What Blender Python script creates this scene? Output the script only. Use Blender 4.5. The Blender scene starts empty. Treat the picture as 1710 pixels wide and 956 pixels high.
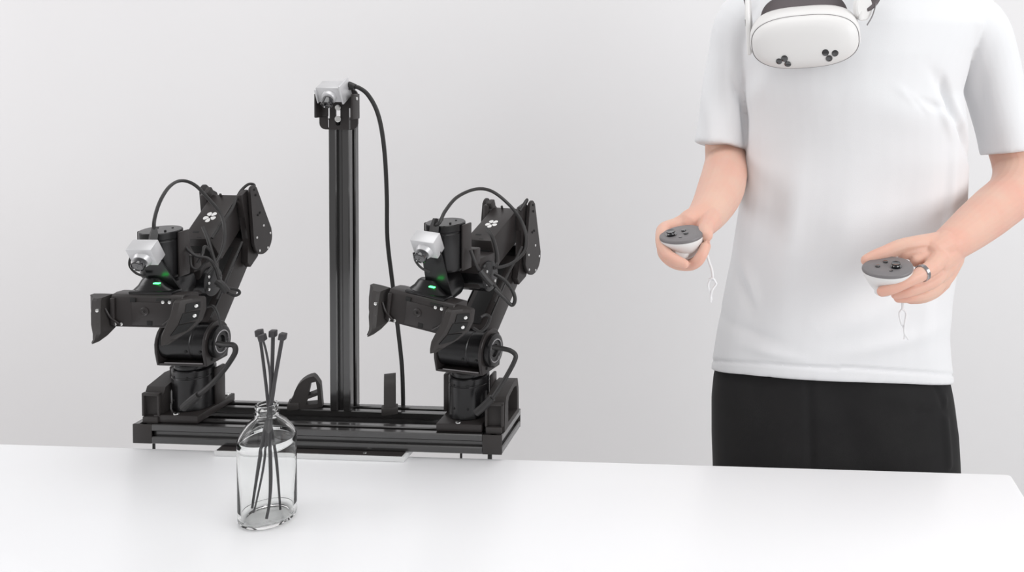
import bpy, bmesh, math, random
from math import sin, cos, pi, radians, atan2, sqrt, exp
from mathutils import Vector, Matrix

V = Vector
random.seed(4)
SC = bpy.context.scene
COL = SC.collection

# ------------------------------------------------------------------ camera
CAMZ = 1.345
F_PX, PITCH, ROLL, CX, CY = 1440.36, 0.0358, 0.0101, 1198.4, 158.4
fwd = V((0, cos(PITCH), -sin(PITCH))); up0 = V((0, sin(PITCH), cos(PITCH))); rt0 = V((1, 0, 0))
rt = rt0*cos(ROLL) + up0*sin(ROLL); up = up0*cos(ROLL) - rt0*sin(ROLL)
cam_d = bpy.data.cameras.new('camera'); cam = bpy.data.objects.new('camera', cam_d); COL.objects.link(cam)
cam_d.sensor_width = 36; cam_d.lens = 36*F_PX/1710
cam_d.shift_x = (855-CX)/1710; cam_d.shift_y = (CY-478)/1710
cam_d.clip_start = .02
cam.matrix_world = Matrix.Translation((0, 0, CAMZ)) @ Matrix((rt, up, -fwd)).transposed().to_4x4()
SC.camera = cam

def C(x, y, d):                       # the point seen at pixel x, y standing d metres down the room
    r = rt*((x-CX)/F_PX) - up*((y-CY)/F_PX) + fwd
    r = r*(d/r.y)
    return V((r.x, r.y, r.z+CAMZ))

# ------------------------------------------------------------------ world, lamps, exposure
w = bpy.data.worlds.new('studio'); SC.world = w; w.use_nodes = True
w.node_tree.nodes['Background'].inputs[0].default_value = (1, .985, .985, 1)
w.node_tree.nodes['Background'].inputs[1].default_value = .465
def area(name, loc, target, sx, sy, power, col=(1, 1, 1)):
    d = bpy.data.lights.new(name, 'AREA'); d.shape = 'RECTANGLE'; d.size = sx; d.size_y = sy; d.energy = power; d.color = col
    o = bpy.data.objects.new(name, d); COL.objects.link(o); o.location = loc
    o.rotation_euler = (V(target)-V(loc)).to_track_quat('-Z', 'Y').to_euler(); return o
area('softbox', (3.0, .1, 2.3), (-.1, 1.4, 1.1), 1.5, 1.5, 31, (.98, .985, 1))
area('softbox', (2.2, -.8, 1.8), (0, 1.4, 1.1), 1.5, 1.5, 34, (.98, .99, 1))
area('added_wall_wash', (-3.5, .6, 2.0), (-.8, 2.35, 1.15), 1.5, 1.5, 32, (1, .985, 1))  # added unseen lamp, brightens the left of the backdrop
area('ceiling_softbox', (-.4, .9, 3.1), (-.3, 1.2, 0), 2.2, 1.6, 22)
vs = SC.view_settings
vs.view_transform = 'Standard'; vs.look = 'None'; vs.gamma = 1; vs.use_curve_mapping = False; vs.exposure = 0.06

# ------------------------------------------------------------------ materials
def mat(name, col, rough=.5, metal=0, spec=.5, noise=None, bump=None, coat=0, sub=0, sheen=0, emit=None, trans=0, ior=1.45, alpha=1):
    m = bpy.data.materials.new(name); m.use_nodes = True
    nt = m.node_tree; b = nt.nodes['Principled BSDF']
    b.inputs['Base Color'].default_value = (*col, 1); b.inputs['Roughness'].default_value = rough
    b.inputs['Metallic'].default_value = metal; b.inputs['Specular IOR Level'].default_value = spec
    b.inputs['Coat Weight'].default_value = coat; b.inputs['Sheen Weight'].default_value = sheen
    b.inputs['Transmission Weight'].default_value = trans; b.inputs['IOR'].default_value = ior
    b.inputs['Alpha'].default_value = alpha
    if sub:
        b.inputs['Subsurface Weight'].default_value = sub; b.inputs['Subsurface Radius'].default_value = (1, .35, .2)
        b.inputs['Subsurface Scale'].default_value = .008
    if emit:
        b.inputs['Emission Color'].default_value = (*emit[0], 1); b.inputs['Emission Strength'].default_value = emit[1]
    tc = nt.nodes.new('ShaderNodeTexCoord')
    if noise:                        # (scale, second colour, factor)
        n = nt.nodes.new('ShaderNodeTexNoise'); n.inputs['Scale'].default_value = noise[0]; n.inputs['Detail'].default_value = 4
        mx = nt.nodes.new('ShaderNodeMix'); mx.data_type = 'RGBA'
        mx.inputs[6].default_value = (*col, 1); mx.inputs[7].default_value = (*noise[1], 1)
        rp = nt.nodes.new('ShaderNodeMapRange'); rp.inputs[1].default_value = .35; rp.inputs[2].default_value = .7; rp.inputs[4].default_value = noise[2]
        nt.links.new(tc.outputs['Object'], n.inputs['Vector']); nt.links.new(n.outputs['Fac'], rp.inputs[0])
        nt.links.new(rp.outputs[0], mx.inputs[0]); nt.links.new(mx.outputs[2], b.inputs['Base Color'])
    if bump:                         # (scale, strength, distance)
        n = nt.nodes.new('ShaderNodeTexNoise'); n.inputs['Scale'].default_value = bump[0]; n.inputs['Detail'].default_value = 3
        bp = nt.nodes.new('ShaderNodeBump'); bp.inputs['Strength'].default_value = bump[1]; bp.inputs['Distance'].default_value = bump[2]
        nt.links.new(tc.outputs['Object'], n.inputs['Vector']); nt.links.new(n.outputs['Fac'], bp.inputs['Height'])
        nt.links.new(bp.outputs[0], b.inputs['Normal'])
    return m
M = dict(
    black=mat('black_anodised_metal', (.025, .0215, .021), .44, 0, .32, noise=(30, (.031, .027, .0265), .6), bump=(900, .12, .0004)),
    rail=mat('black_extrusion', (.012, .011, .011), .4, 0, .5, coat=1, bump=(900, .05, .0003)),
    motor=mat('black_motor_shell', (.0075, .0072, .0078), .27, 0, .5, bump=(700, .08, .0003)),
    plastic=mat('black_printed_plastic', (.036, .0325, .0315), .5, 0, .35, bump=(500, .25, .0005)),
    dark=mat('dark_hollow_shade_and_screws', (.008, .008, .008), .7),  # painted shade of hollows, also the colour of dark screws
    rubber=mat('black_cable_rubber', (.022, .021, .021), .45, 0, .5, bump=(800, .15, .0003)),
    steel=mat('bright_screw_steel', (.75, .75, .74), .25, 1),
    silver=mat('silver_camera_housing', (.60, .60, .61), .38, .35, .5, bump=(600, .1, .0003)),
    lens=mat('black_lens_glass', (.012, .012, .014), .08, 0, .8, coat=1),
    tie=mat('dark_grey_nylon', (.045, .043, .046), .42, 0, .5),
    wall=mat('white_backdrop', (.80, .795, .80), .9, 0, .2, noise=(.8, (.775, .77, .778), 1), bump=(250, .05, .001)),
    floor=mat('pale_floor', (.62, .61, .60), .6, noise=(2, (.58, .57, .56), 1)),
    table=mat('white_laminate', (.91, .915, .925), .33, 0, .45, noise=(3, (.90, .905, .92), 1), bump=(400, .04, .0003)),
    tleg=mat('white_powder_coat', (.8, .8, .8), .4),
    glass=mat('clear_glass', (.985, .99, .985), .0, 0, .5, trans=1, ior=1.22),
    acrylic=mat('clear_acrylic', (.93, .935, .935), .25, 0, .5, trans=.35, ior=1.2),
    white=mat('white_plastic', (.74, .733, .725), .42, 0, .45, bump=(500, .08, .0003)),
    grey=mat('dark_grey_plastic', (.185, .175, .178), .42, 0, .5, bump=(600, .1, .0003)),
    foam=mat('grey_face_foam', (.11, .095, .10), .85, bump=(300, .3, .001)),
    cord=mat('white_cord', (.78, .78, .79), .7, bump=(900, .4, .0006)),
    skin=mat('skin', (.69, .455, .36), .48, 0, .4, noise=(14, (.70, .375, .295), .85), bump=(420, .25, .0006), sub=.25),
    nail=mat('nail', (.80, .52, .44), .3),
    shirt=mat('white_cotton_jersey', (.775, .783, .797), .9, 0, .2, sheen=.15, noise=(5, (.76, .768, .783), 1), bump=(1500, .25, .0006)),
    pants=mat('black_trouser_cloth', (.013, .0128, .0135), .8, 0, .2, sheen=.04, noise=(8, (.018, .0175, .018), 1), bump=(1200, .3, .0006)),
    hair=mat('dark_hair', (.02, .015, .012), .5, bump=(200, .8, .004)),
    shoe=mat('white_shoe', (.7, .7, .7), .6),
    led=mat('green_led', (.1, .9, .2), .3, emit=((.05, 1, .15), 5)),
    ring=mat('steel_ring', (.42, .41, .42), .25, 1),
)

for n_, ior_, ro_ in (('rail', 1.7, .14), ('black', 1.5, .3)):
    b_ = M[n_].node_tree.nodes['Principled BSDF']; b_.inputs['Coat Weight'].default_value = 1 if n_ == 'rail' else .2
    b_.inputs['Coat IOR'].default_value = ior_; b_.inputs['Coat Roughness'].default_value = ro_

# ------------------------------------------------------------------ mesh building
I4 = Matrix.Identity(4)
def frame_from(axis, hint=V((0, 0, 1))):
    z = V(axis).normalized()
    if abs(z.dot(hint)) > .97: hint = V((1, 0, 0)) if abs(z.x) < .9 else V((0, 1, 0))
    x = hint.cross(z).normalized(); return x, z.cross(x), z
def spline(pts, n=6):
    """Catmull-Rom through lists of numbers"""
    P = [list(p) for p in pts]
    if len(P) < 3: return P
    P = [[2*a-b for a, b in zip(P[0], P[1])]] + P + [[2*a-b for a, b in zip(P[-1], P[-2])]]
    out = []
    for i in range(1, len(P)-2):
        for k in range(n):
            t = k/n
            out.append([.5*((2*b)+(-a+c)*t+(2*a-5*b+4*c-d)*t*t+(-a+3*b-3*c+d)*t**3) for a, b, c, d in zip(P[i-1], P[i], P[i+1], P[i+2])])
    out.append(P[-2]); return out
class B:
    def __init__(s): s.bm = bmesh.new()
    def box(s, lo, hi, bev=.001, R=None, at=None, seg=2):
        lo, hi = V(lo), V(hi); c = (lo+hi)/2; h = (hi-lo)/2
        m = Matrix.Translation(c) @ Matrix.Diagonal((*(h*2), 1))
        if R is not None:
            p = V(at) if at is not None else c
            m = Matrix.Translation(p) @ R.to_4x4() @ Matrix.Translation(-p) @ m
        r = bmesh.ops.create_cube(s.bm, size=1, matrix=m)
        if bev:
            e = {e for v in r['verts'] for e in v.link_edges}
            bmesh.ops.bevel(s.bm, geom=list(e), offset=min(bev, min(abs(x) for x in h)*.8), segments=seg, affect='EDGES', profile=.5)
        return s
    def rings(s, rs, cap=True, closed=False):
        vv = [[s.bm.verts.new(p) for p in r] for r in rs]
        n = len(vv[0]); m = len(vv)
        for i in range(m if closed else m-1):
            a, b = vv[i], vv[(i+1) % m]
            for j in range(n): s.bm.faces.new((a[j], a[(j+1) % n], b[(j+1) % n], b[j]))
        if cap and not closed: s.bm.faces.new(vv[0][::-1]); s.bm.faces.new(vv[-1])
        return s
    def cyl(s, p0, p1, r, r2=None, seg=32, bev=.001):
        p0, p1 = V(p0), V(p1); x, y, z = frame_from(p1-p0); r2 = r if r2 is None else r2; L = (p1-p0).length
        b = min(bev, L*.3, r*.5) if bev else 0
        prof = [(0, r-b), (b*.3, r-b*.3), (b, r), (L-b, r2), (L-b*.3, r2-b*.3), (L, r2-b)] if b else [(0, r), (L, r2)]
        return s.rings([[p0+z*h+(x*cos(2*pi*j/seg)+y*sin(2*pi*j/seg))*q for j in range(seg)] for h, q in prof])
    def lathe(s, p, axis, prof, seg=40, closed=False, cap=True):
        p = V(p); x, y, z = frame_from(axis)
        return s.rings([[p+z*h+(x*cos(2*pi*j/seg)+y*sin(2*pi*j/seg))*q for j in range(seg)] for q, h in prof], cap=cap, closed=closed)
    def tube(s, pts, r, seg=10, n=6, flat=None, smooth=True, flatx=1):
        """pts: vectors (optionally with radius as 4th number)"""
        P = [list(p)+([r] if len(p) == 3 else []) for p in pts]
        P = spline(P, n) if smooth else P
        Q = [V(p[:3]) for p in P]; rs = []
        x = None
        for i, q in enumerate(Q):
            t = (Q[min(i+1, len(Q)-1)]-Q[max(i-1, 0)]).normalized()
            if x is None: x, y, _ = frame_from(t)
            x = (x-t*x.dot(t)).normalized(); y = t.cross(x)
            f = flat or 1
            rs.append([q+(x*cos(2*pi*j/seg)*flatx+y*sin(2*pi*j/seg)*f)*P[i][3] for j in range(seg)])
        return s.rings(rs)
    def limb(s, pts, seg=14, n=6):
        """rounded tapering chain: pts (x,y,z,r)"""
        P = spline([list(p) for p in pts], n); Q = [V(p[:3]) for p in P]; rr = [p[3] for p in P]
        t0 = (Q[0]-Q[1]).normalized(); t1 = (Q[-1]-Q[-2]).normalized()
        A = [(Q[0]+t0*rr[0]*cos(a), rr[0]*sin(a)) for a in (.15, .6, 1.05)]
        Z = [(Q[-1]+t1*rr[-1]*cos(a), rr[-1]*sin(a)) for a in (1.05, .6, .15)]
        seq = A+list(zip(Q, rr))+Z; rs = []; x = None
        for i, (q, r_) in enumerate(seq):
            t = (seq[min(i+1, len(seq)-1)][0]-seq[max(i-1, 0)][0]).normalized()
            if x is None: x, y, _ = frame_from(t)
            x = (x-t*x.dot(t)).normalized(); y = t.cross(x)
            rs.append([q+(x*cos(2*pi*j/seg)+y*sin(2*pi*j/seg))*max(r_, 1e-4) for j in range(seg)])
        return s.rings(rs)
    def ball(s, c, rad, R=None, seg=24):
        rad = V(rad) if hasattr(rad, '__len__') else V((rad,)*3)
        m = Matrix.Translation(c) @ (R.to_4x4() if R is not None else I4) @ Matrix.Diagonal((*rad, 1))
        bmesh.ops.create_uvsphere(s.bm, u_segments=seg, v_segments=seg//2, radius=1, matrix=m); return s
    def prism(s, poly, vec, bev=.0008, holes=None):
        poly = [V(p) for p in poly]; vec = V(vec)
        a = [s.bm.verts.new(p) for p in poly]; b = [s.bm.verts.new(p+vec) for p in poly]; n = len(a)
        if holes:
            es = [s.bm.edges.new((a[i], a[(i+1) % n])) for i in range(n)]; loops = [a]
            for h in holes:
                hv = [s.bm.verts.new(V(p)) for p in h]; loops.append(hv)
                es += [s.bm.edges.new((hv[i], hv[(i+1) % len(hv)])) for i in range(len(hv))]
            r = bmesh.ops.triangle_fill(s.bm, use_beauty=True, use_dissolve=False, edges=es)
            fs = [f for f in r['geom'] if isinstance(f, bmesh.types.BMFace)]
            for v in b: s.bm.verts.remove(v)
            ex = bmesh.ops.extrude_face_region(s.bm, geom=fs, use_keep_orig=True)
            bmesh.ops.translate(s.bm, vec=vec, verts=[v for v in ex['geom'] if isinstance(v, bmesh.types.BMVert)])
        else:
            s.bm.faces.new(a[::-1]); s.bm.faces.new(b)
            side = [s.bm.faces.new((a[i], a[(i+1) % n], b[(i+1) % n], b[i])) for i in range(n)]
            if bev:
                es = {e for f in s.bm.faces if (f.verts[0] in a or f.verts[0] in b) for e in f.edges}
                es = {e for e in es if e.is_valid and (e.verts[0] in a or e.verts[0] in b)}
                bmesh.ops.bevel(s.bm, geom=list(es), offset=bev, segments=1, affect='EDGES', clamp_overlap=True)
        return s
WM = {}
def set_world(o, m): WM[o.name] = m.copy()
def obj(name, b, m, parent=None, T=I4, ang=35, origin=None):
    """link the collected shapes as ONE mesh object; T maps the coordinates they were drawn in to the world"""
    bm = b.bm if isinstance(b, B) else b
    bm.transform(T)
    me = bpy.data.meshes.new(name)
    pw = WM[parent.name] if parent is not None else I4
    pts = [v.co for v in bm.verts]
    if origin is None:
        lo = V([min(p[i] for p in pts) for i in range(3)]); hi = V([max(p[i] for p in pts) for i in range(3)])
        origin = (lo+hi)/2 if parent is not None else V(((lo.x+hi.x)/2, (lo.y+hi.y)/2, lo.z))
    W = Matrix.Translation(origin)
    bmesh.ops.recalc_face_normals(bm, faces=bm.faces)
    bm.transform(W.inverted())
    bm.to_mesh(me); bm.free()
    me.polygons.foreach_set('use_smooth', [True]*len(me.polygons))
    if ang and ang < 180: me.set_sharp_from_angle(angle=radians(ang))
    me.materials.append(m)
    o = bpy.data.objects.new(name, me); COL.objects.link(o)
    if parent is not None: o.parent = parent
    o.matrix_local = pw.inverted() @ W; WM[o.name] = W
    return o
def thing(name, label, cat, loc, group=None):
    o = bpy.data.objects.new(name, None); COL.objects.link(o); o.location = loc; o.empty_display_size = .05
    WM[o.name] = Matrix.Translation(loc); o['label'] = label; o['category'] = cat
    if group: o['group'] = group
    return o
def tag(o, label, cat, group=None):
    o['label'] = label; o['category'] = cat
    if group: o['group'] = group
    return o
def struct(o): o['kind'] = 'structure'; return o
def remesh(b, voxel, smooth=4, fac=.5):
    me = bpy.data.meshes.new('tmp'); bmesh.ops.recalc_face_normals(b.bm, faces=b.bm.faces); b.bm.to_mesh(me); b.bm.free()
    o = bpy.data.objects.new('tmp', me); COL.objects.link(o)
    md = o.modifiers.new('r', 'REMESH'); md.mode = 'VOXEL'; md.voxel_size = voxel
    if smooth:
        ms = o.modifiers.new('s', 'SMOOTH'); ms.iterations = smooth; ms.factor = fac
    dg = bpy.context.evaluated_depsgraph_get(); ev = o.evaluated_get(dg)
    bm = bmesh.new(); bm.from_mesh(ev.to_mesh()); ev.to_mesh_clear()
    bpy.data.objects.remove(o); bpy.data.meshes.remove(me)
    return bm

# ------------------------------------------------------------------ the setting
struct(obj('wall_back', B().box((-4, 2.35, 0), (3, 2.45, 3.2), 0), M['wall']))
struct(obj('floor', B().box((-4, -2.5, -.05), (3, 2.45, 0), 0), M['floor']))

# ------------------------------------------------------------------ local axes of the rail frame (u along, w back, k up)
YA = .0481
FO = V((-.8986, 1.3127, CAMZ-.5654))
FR = Matrix(((cos(YA), sin(YA), 0), (-sin(YA), cos(YA), 0), (0, 0, 1)))
TF = Matrix.Translation(FO) @ FR.to_4x4()
TFI = TF.inverted()
def FL(x, y, wd):                     # pixel -> frame-local point on the plane w = wd
    c = V((0, 0, CAMZ)); d = C(x, y, 1)-c
    n = FR @ V((0, 1, 0)); t = (wd-(c-FO).dot(n))/d.dot(n)
    return TFI @ (c+d*t)
TZ = FO.z-.03-.010                    # table top height

# ------------------------------------------------------------------ table
TD = V((cos(.0433), -sin(.0433), 0)); TN = V((sin(.0433), cos(.0433), 0))
corner = V((.4383+.002, 1.2599, TZ))
TT = Matrix.Translation(corner) @ Matrix((TD, TN, (0, 0, 1))).transposed().to_4x4()
tab = thing('work_table', 'long white table across the foreground with a smooth matte top', 'table', (corner-TD*.9-TN*.45).xyz*1)
tab.location.z = 0; WM[tab.name] = Matrix.Translation(tab.location)
bt = B()
def rrect(x0, y0, x1, y1, r, z, n=6):
    out = []
    for cx_, cy_, a0 in ((x1-r, y1-r, 0), (x0+r, y1-r, pi/2), (x0+r, y0+r, pi), (x1-r, y0+r, 1.5*pi)):
        for i in range(n+1):
            a = a0+pi/2*i/n; out.append(V((cx_+r*cos(a), cy_+r*sin(a), z)))
    return out
bt.rings([rrect(-1.9+q, -.9+q, -q, -q, .007, z) for z, q in ((-.025, .0015), (-.0235, 0), (-.0015, 0), (-.0004, .0005), (0, .0015))])
obj('table_top', bt, M['table'], tab, TT)
for x, y in ((-.08, -.08), (-.08, -.82), (-1.82, -.08), (-1.82, -.82)):
    obj('leg', B().box((x-.022, y-.022, -TZ), (x+.022, y+.022, -.025), .003), M['tleg'], tab, TT)

# ------------------------------------------------------------------ dark plate on a clear acrylic slab at the table's back edge
mp = thing('mounting_plate', 'dark flat mounting plate lying on a clear acrylic slab under the rail frame', 'plate', TF @ V((.29, .0, -.04)))
xl, xr = FL(362, 753, -.012).x, FL(671, 769, -.012).x
obj('clear_slab', B().box((xl-.004, -.013, -.0398), (xr+.004, .02, -.0318), .0008), M['acrylic'], mp, TF)
obj('dark_plate', B().box((xl, -.012, -.0317), (xr, .045, -.0302), .0003), M['black'], mp, TF)
q = FL(603, 757, -.02)
obj('screw', B().cyl((q.x, -.007, -.0302), (q.x, -.007, -.0292), .003), M['steel'], mp, TF)

# ------------------------------------------------------------------ rail frame
W_, D_, S_ = .578, .103, .030
fr = thing('rail_frame', 'low black frame of slotted aluminium rails carrying both robot arms and a tall post', 'frame', TF @ V((W_/2, D_/2, -.03)))
def rail(p0, p1, s=.03, hint=V((0, 0, 1)), slot=.0085, deep=.006):
    """extrusion with a T slot on each side, between the centres of its ends"""
    p0, p1 = V(p0), V(p1); x, y, z = frame_from(p1-p0, hint); h = s/2; c = .0012; g = slot/2
    side = [(-h+c, -h), (-g-.0015, -h), (-g, -h+.0015), (-g, -h+deep), (g, -h+deep), (g, -h+.0015), (g+.0015, -h), (h-c, -h)]
    prof = []
    for k in range(4):
        a = k*pi/2; prof += [(q[0]*cos(a)-q[1]*sin(a), q[0]*sin(a)+q[1]*cos(a)) for q in side]
    return B().rings([[p+x*q[0]+y*q[1] for q in prof] for p in (p0, p1)])
h = S_/2
# front and back rails show two narrow grooves on top as well
for name, wc in (('front_rail', h), ('back_rail', D_-h)):
    obj(name, rail((S_+.0004, wc, -h), (W_-S_-.0004, wc, -h)), M['rail'], fr, TF)
for uc in (h, W_-h):
    rl = obj('side_rail', rail((uc, .0022, -h), (uc, D_-.0022, -h)), M['rail'], fr, TF)
    for y0, y1 in ((0, .002), (D_-.002, D_)):
        obj('end_cap', B().box((uc-h, y0, -S_), (uc+h, y1, 0), .0006), M['plastic'], rl, TF)
pl_ = FL(551, 683, .0715); pr_ = FL(585, 684, .0715); pu = (pl_.x+pr_.x)/2; PW = pr_.x-pl_.x; pyc = .0715+PW/2
post = obj('post', rail((pu, pyc, .0005), (pu, pyc, .470), PW), M['rail'], fr, TF)
obj('post_cap', B().box((pu-PW/2, pyc-PW/2, .470), (pu+PW/2, pyc+PW/2, .4725), .0006), M['plastic'], post, TF)
# arch shaped cable guides on the back rail
def arch(px0, px1, ytop, yaw, n):
    a = FL(px0, 681, .08); c = FL(px1, 681, .08); t = FL((px0+px1)/2, ytop, .08)
    base = V(((a.x+c.x)/2, .085, .0)); H = t.z
    L = .05
    outer = [(-L/2, 0), (-L/2+.002, .014)]
    outer += [(-L/2+.006+(L*.62)*(1-cos(t_)), .014+(H-.014)*sin(t_)) for t_ in [pi/2*i/8 for i in range(1, 9)]]
    outer += [(L/2-.009, H-.004), (L/2-.003, H*.72), (L/2, 0)]
    sc = lambda p, f, cx, cy: (cx+(p[0]-cx)*f, cy+(p[1]-cy)*f)
    hole1 = [(.000, .006), (.018, .006), (.018, H*.38), (.004, H*.30)]
    hole2 = [(.004, H*.40), (.018, H*.48), (.0155, H*.82), (.008, H*.80)]
    T = TF @ Matrix.Translation(base) @ Matrix.Rotation(yaw, 4, 'Z')
    tk = .018
    b = B().prism([(p[0], -tk/2, p[1]) for p in outer], (0, tk, 0), holes=[[(p[0], -tk/2, p[1]) for p in h_] for h_ in (hole1, hole2)])
    o = obj('arched_guide', b, M['plastic'], fr, T, ang=30)
    obj('foot_block', B().box((-L/2-.002, -.0125, .0003), (-L/2+.016, .0125, .012), .002), M['plastic'], o, T)
arch(487, 531, 629, radians(20), 0)
arch(636, 662, 630, radians(113), 1)
# side handles at both ends
def side_handle(u0, sgn):
    """hollow grip: a loop standing on the side rail, window seen from the side, pocket seen from the front"""
    P = lambda wv, k: (0, wv, k)
    outer = [P(.012, .0), P(.014, .040), P(.020, .052), P(.060, .060), P(.082, .058), P(.088, .040), P(.090, .0)]
    inner = [P(.030, .008), P(.030, .040), P(.036, .046), P(.062, .051), P(.076, .048), P(.080, .036), P(.080, .008)]
    T = TF @ Matrix.Translation((u0, 0, 0))
    b = B().prism(outer, (.030, 0, 0), holes=[inner])
    o = obj('side_handle', b, M['plastic'], fr, T)
    pb = B()
    pb.box((.003, .0045, .0), (.027, .0125, .010), .001)
    pb.box((.001, .006, .010), (.0045, .0125, .046), .001); pb.box((.0255, .006, .010), (.029, .0125, .046), .001)
    pb.box((.001, .006, .042), (.029, .0125, .0465), .001)
    obj('front_pocket', pb, M['plastic'], o, T)
side_handle(.0095, 1)
side_handle(W_-.0295+.0005, -1)
# cables hanging behind the table from below the frame
for px, wd, r in ((257, .06, .0022), (770, .05, .0019), (818, .04, .0034)):
    p = FL(px, 745 if px < 500 else 765, wd)
    obj('hanging_cable', B().tube([(p.x+.001, wd, -.0295), (p.x, wd, -.06), (p.x-.004, wd+.01, -.3), (p.x+.02, wd+.03, -.77)], r), M['rubber'], fr, TF)

# ------------------------------------------------------------------ screws and small helpers
def screw(p, n, r, parent, T, m='steel'):
    p = V(p); n = V(n).normalized()
    return obj('screw', B().cyl(p-n*.0012, p+n*.0011, r, seg=12, bev=.0004), M[m], parent, T)

# ------------------------------------------------------------------ robot arm
UC, WC = .0655, .050
def robot_arm(label, u_off, yaw, roll, cable_px, grp, elbow_shift=(0, 0), fold=0, wrist_shift=(0, 0, 0), grip_shift=(0, 0, 0), cam_shift=(0, 0, 0), cam_lean=0):
    base = V((UC+u_off, WC, 0))
    root = thing('robot_arm', label, 'robot arm', TF @ base, grp)
    T0 = TF @ Matrix.Translation(base)                       # fixed base
    T1 = T0 @ Matrix.Rotation(yaw, 4, 'Z')                   # everything above joint 1
    # ---- base
    bp = obj('base_plate', B().box((-.037, -.043, .0003), (.034, .052, .0125), .0015), M['black'], root, T0)
    for a, b_ in ((-.004, -.037), (-.028, .045), (.026, .045)):
        screw((a, b_, .0128), (0, 0, 1), .0048, bp, T0)
    bm_ = obj('base_motor', B().lathe((0, 0, .0127), (0, 0, 1), [(.029, 0), (.031, .001), (.031, .050), (.0303, .0508), (.0303, .0525), (.031, .0533), (.031, .0615), (.0295, .063)]), M['motor'], root, T0)
    for a in (-75, -118):
        n = V((cos(radians(a)), sin(radians(a)), 0)); screw(n*.031+V((0, 0, .066)), n, .002, bm_, T0, 'dark')
        screw(n*.031+V((0, 0, .030)), n, .0018, bm_, T0, 'dark')
    for s in (-1, 1):
        obj('base_cheek', B().box((s*.0318 if s > 0 else -.0415, .0, .0126), (.0375 if s > 0 else -.0318, .022, .073), .002), M['black'], root, T0)
    obj('turntable', B().cyl((0, 0, .0758), (0, 0, .0835), .0275), M['motor'], root, T1)
    # ---- shoulder
    ax = V((0, 0, .116))
    sb = B().box((-.040, -.026, .0836), (.034, .026, .0875), .0008)
    def cheek(a0, a1):
        pl = [(a0, -.026, .0838), (a0, .026, .0838), (a0, .031, .105), (a0, .031, .118)]
        pl += [(a0, .031*cos(t), .118+.031*sin(t)) for t in [pi*i/10 for i in range(1, 10)]]
        pl += [(a0, -.031, .118), (a0, -.031, .105)]
        return pl
    sb.prism(cheek(-.043, 0), (.004, 0, 0)); sb.prism(cheek(.0335, 0), (.005, 0, 0))
    obj('shoulder_bracket', sb, M['black'], root, T1)
    sm = obj('shoulder_motor', B().lathe((-.0398, 0, .116), (1, 0, 0), [(.026, 0), (.0285, .001), (.0285, .050), (.0275, .051), (.0275, .054), (.0285, .055), (.0285, .072), (.027, .0732)]), M['motor'], root, T1)
    hub = obj('shoulder_hub', B().lathe((.0386, 0, .116), (1, 0, 0), [(.0245, 0), (.0255, .001), (.0255, .006), (.0225, .008), (.0175, .008), (.0165, .0065), (.010, .0062), (.009, .003)]), M['motor'], root, T1)
    obj('hub_ring', B().lathe((.0452, 0, .116), (1, 0, 0), [(.0175, 0), (.0182, .0005), (.0182, .0016), (.0165, .0019), (.0162, 0)], closed=True, cap=False), M['ring'], hub, T1)
    for z_, b_ in ((.0915, -.014), (.0915, .0), (.0915, .014)):
        screw((.0387, b_, z_), (1, 0, 0), .0022, sm, T1, 'dark')
    screw((-.0435, -.012, .098), (-1, 0, 0), .003, sm, T1)
    screw((-.041, -.0275, .118), (-.3, -1, 0), .0022, sm, T1)
    for a in (.005, .028): screw((a, -.0272, .107), (0, -1, -.25), .0024, sm, T1, 'dark')
    obj('name_strip', B().box((-.030, -.0272, .0878), (.032, -.0255, .0895), .0004), M['grey'], sm, T1)
    # ---- upper arm
    TE = T1 @ Matrix.Translation((0, elbow_shift[0], elbow_shift[1])) @ Matrix.Translation((0, .120, .257)) @ Matrix.Rotation(fold, 4, 'X') @ Matrix.Translation((0, -.120, -.257))
    TW = T1 @ Matrix.Translation(wrist_shift)
    el = V((0, .120+elbow_shift[0], .257+elbow_shift[1])); d1 = (el-ax).normalized(); n1 = V((0, -d1.z, d1.y))
    R1 = Matrix((V((1, 0, 0)), d1, V((1, 0, 0)).cross(d1))).transposed()
    TU = T1 @ Matrix.Translation(ax) @ R1.to_4x4(); L1 = (el-ax).length
    ua = obj('upper_arm', B().box((-.0245, .022, -.021), (.0245, L1-.010, .021), .003), M['black'], root, TU)
    obj('edge_channel', B().box((-.0262, .030, .0175), (-.0246, L1-.02, .0215), .0006).box((.0246, .030, .0175), (.0258, L1-.02, .0205), .0004), M['motor'], ua, TU)
    obj('front_channel_shade', B().box((-.014, .030, .0212), (.014, L1-.03, .0235), .0008), M['dark'], ua, TU)  # raised strip, the channel's shade is put into its dark colour
    # ---- elbow
    def tear(a0, th, name, g=1.0):
        c0, r0 = V((0, .120, .257)), .0275*g; c1, r1 = V((0, .093, .343)), .0095*g
        ang0 = atan2((c1-c0).z, (c1-c0).y); off = math.acos((r0-r1)/(c1-c0).length)
        pl = []
        for i in range(19):
            t = ang0+off+(2*pi-2*off)*i/18; pl.append((a0, c0.y+r0*cos(t), c0.z+r0*sin(t)))
        for i in range(9):
            t = ang0-off+2*off*i/8; pl.append((a0, c1.y+r1*cos(t), c1.z+r1*sin(t)))
        return obj(name, B().prism(pl, (th, 0, 0), .0010), M['black'], root, TE)
    t1 = tear(.0395, .0050, 'elbow_plate'); tear(-.0445, .0050, 'elbow_plate')
    for b_, z_ in ((.108, .238), (.132, .238), (.100, .262), (.140, .262), (.120, .279)):
        screw((.0446, b_, z_), (1, 0, 0), .0022, t1, TE)
    for b_, z_ in ((.104, .300), (.110, .303), (.098, .335), (.094, .345)):
        screw((.0446, b_, z_), (1, 0, 0), .0020, t1, TE, 'dark')
    em = B().cyl((-.0393, .120, .257), (.0393, .120, .257), .0235)
    obj('elbow_motor', em, M['motor'], root, TE)
    ek = B()
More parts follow.
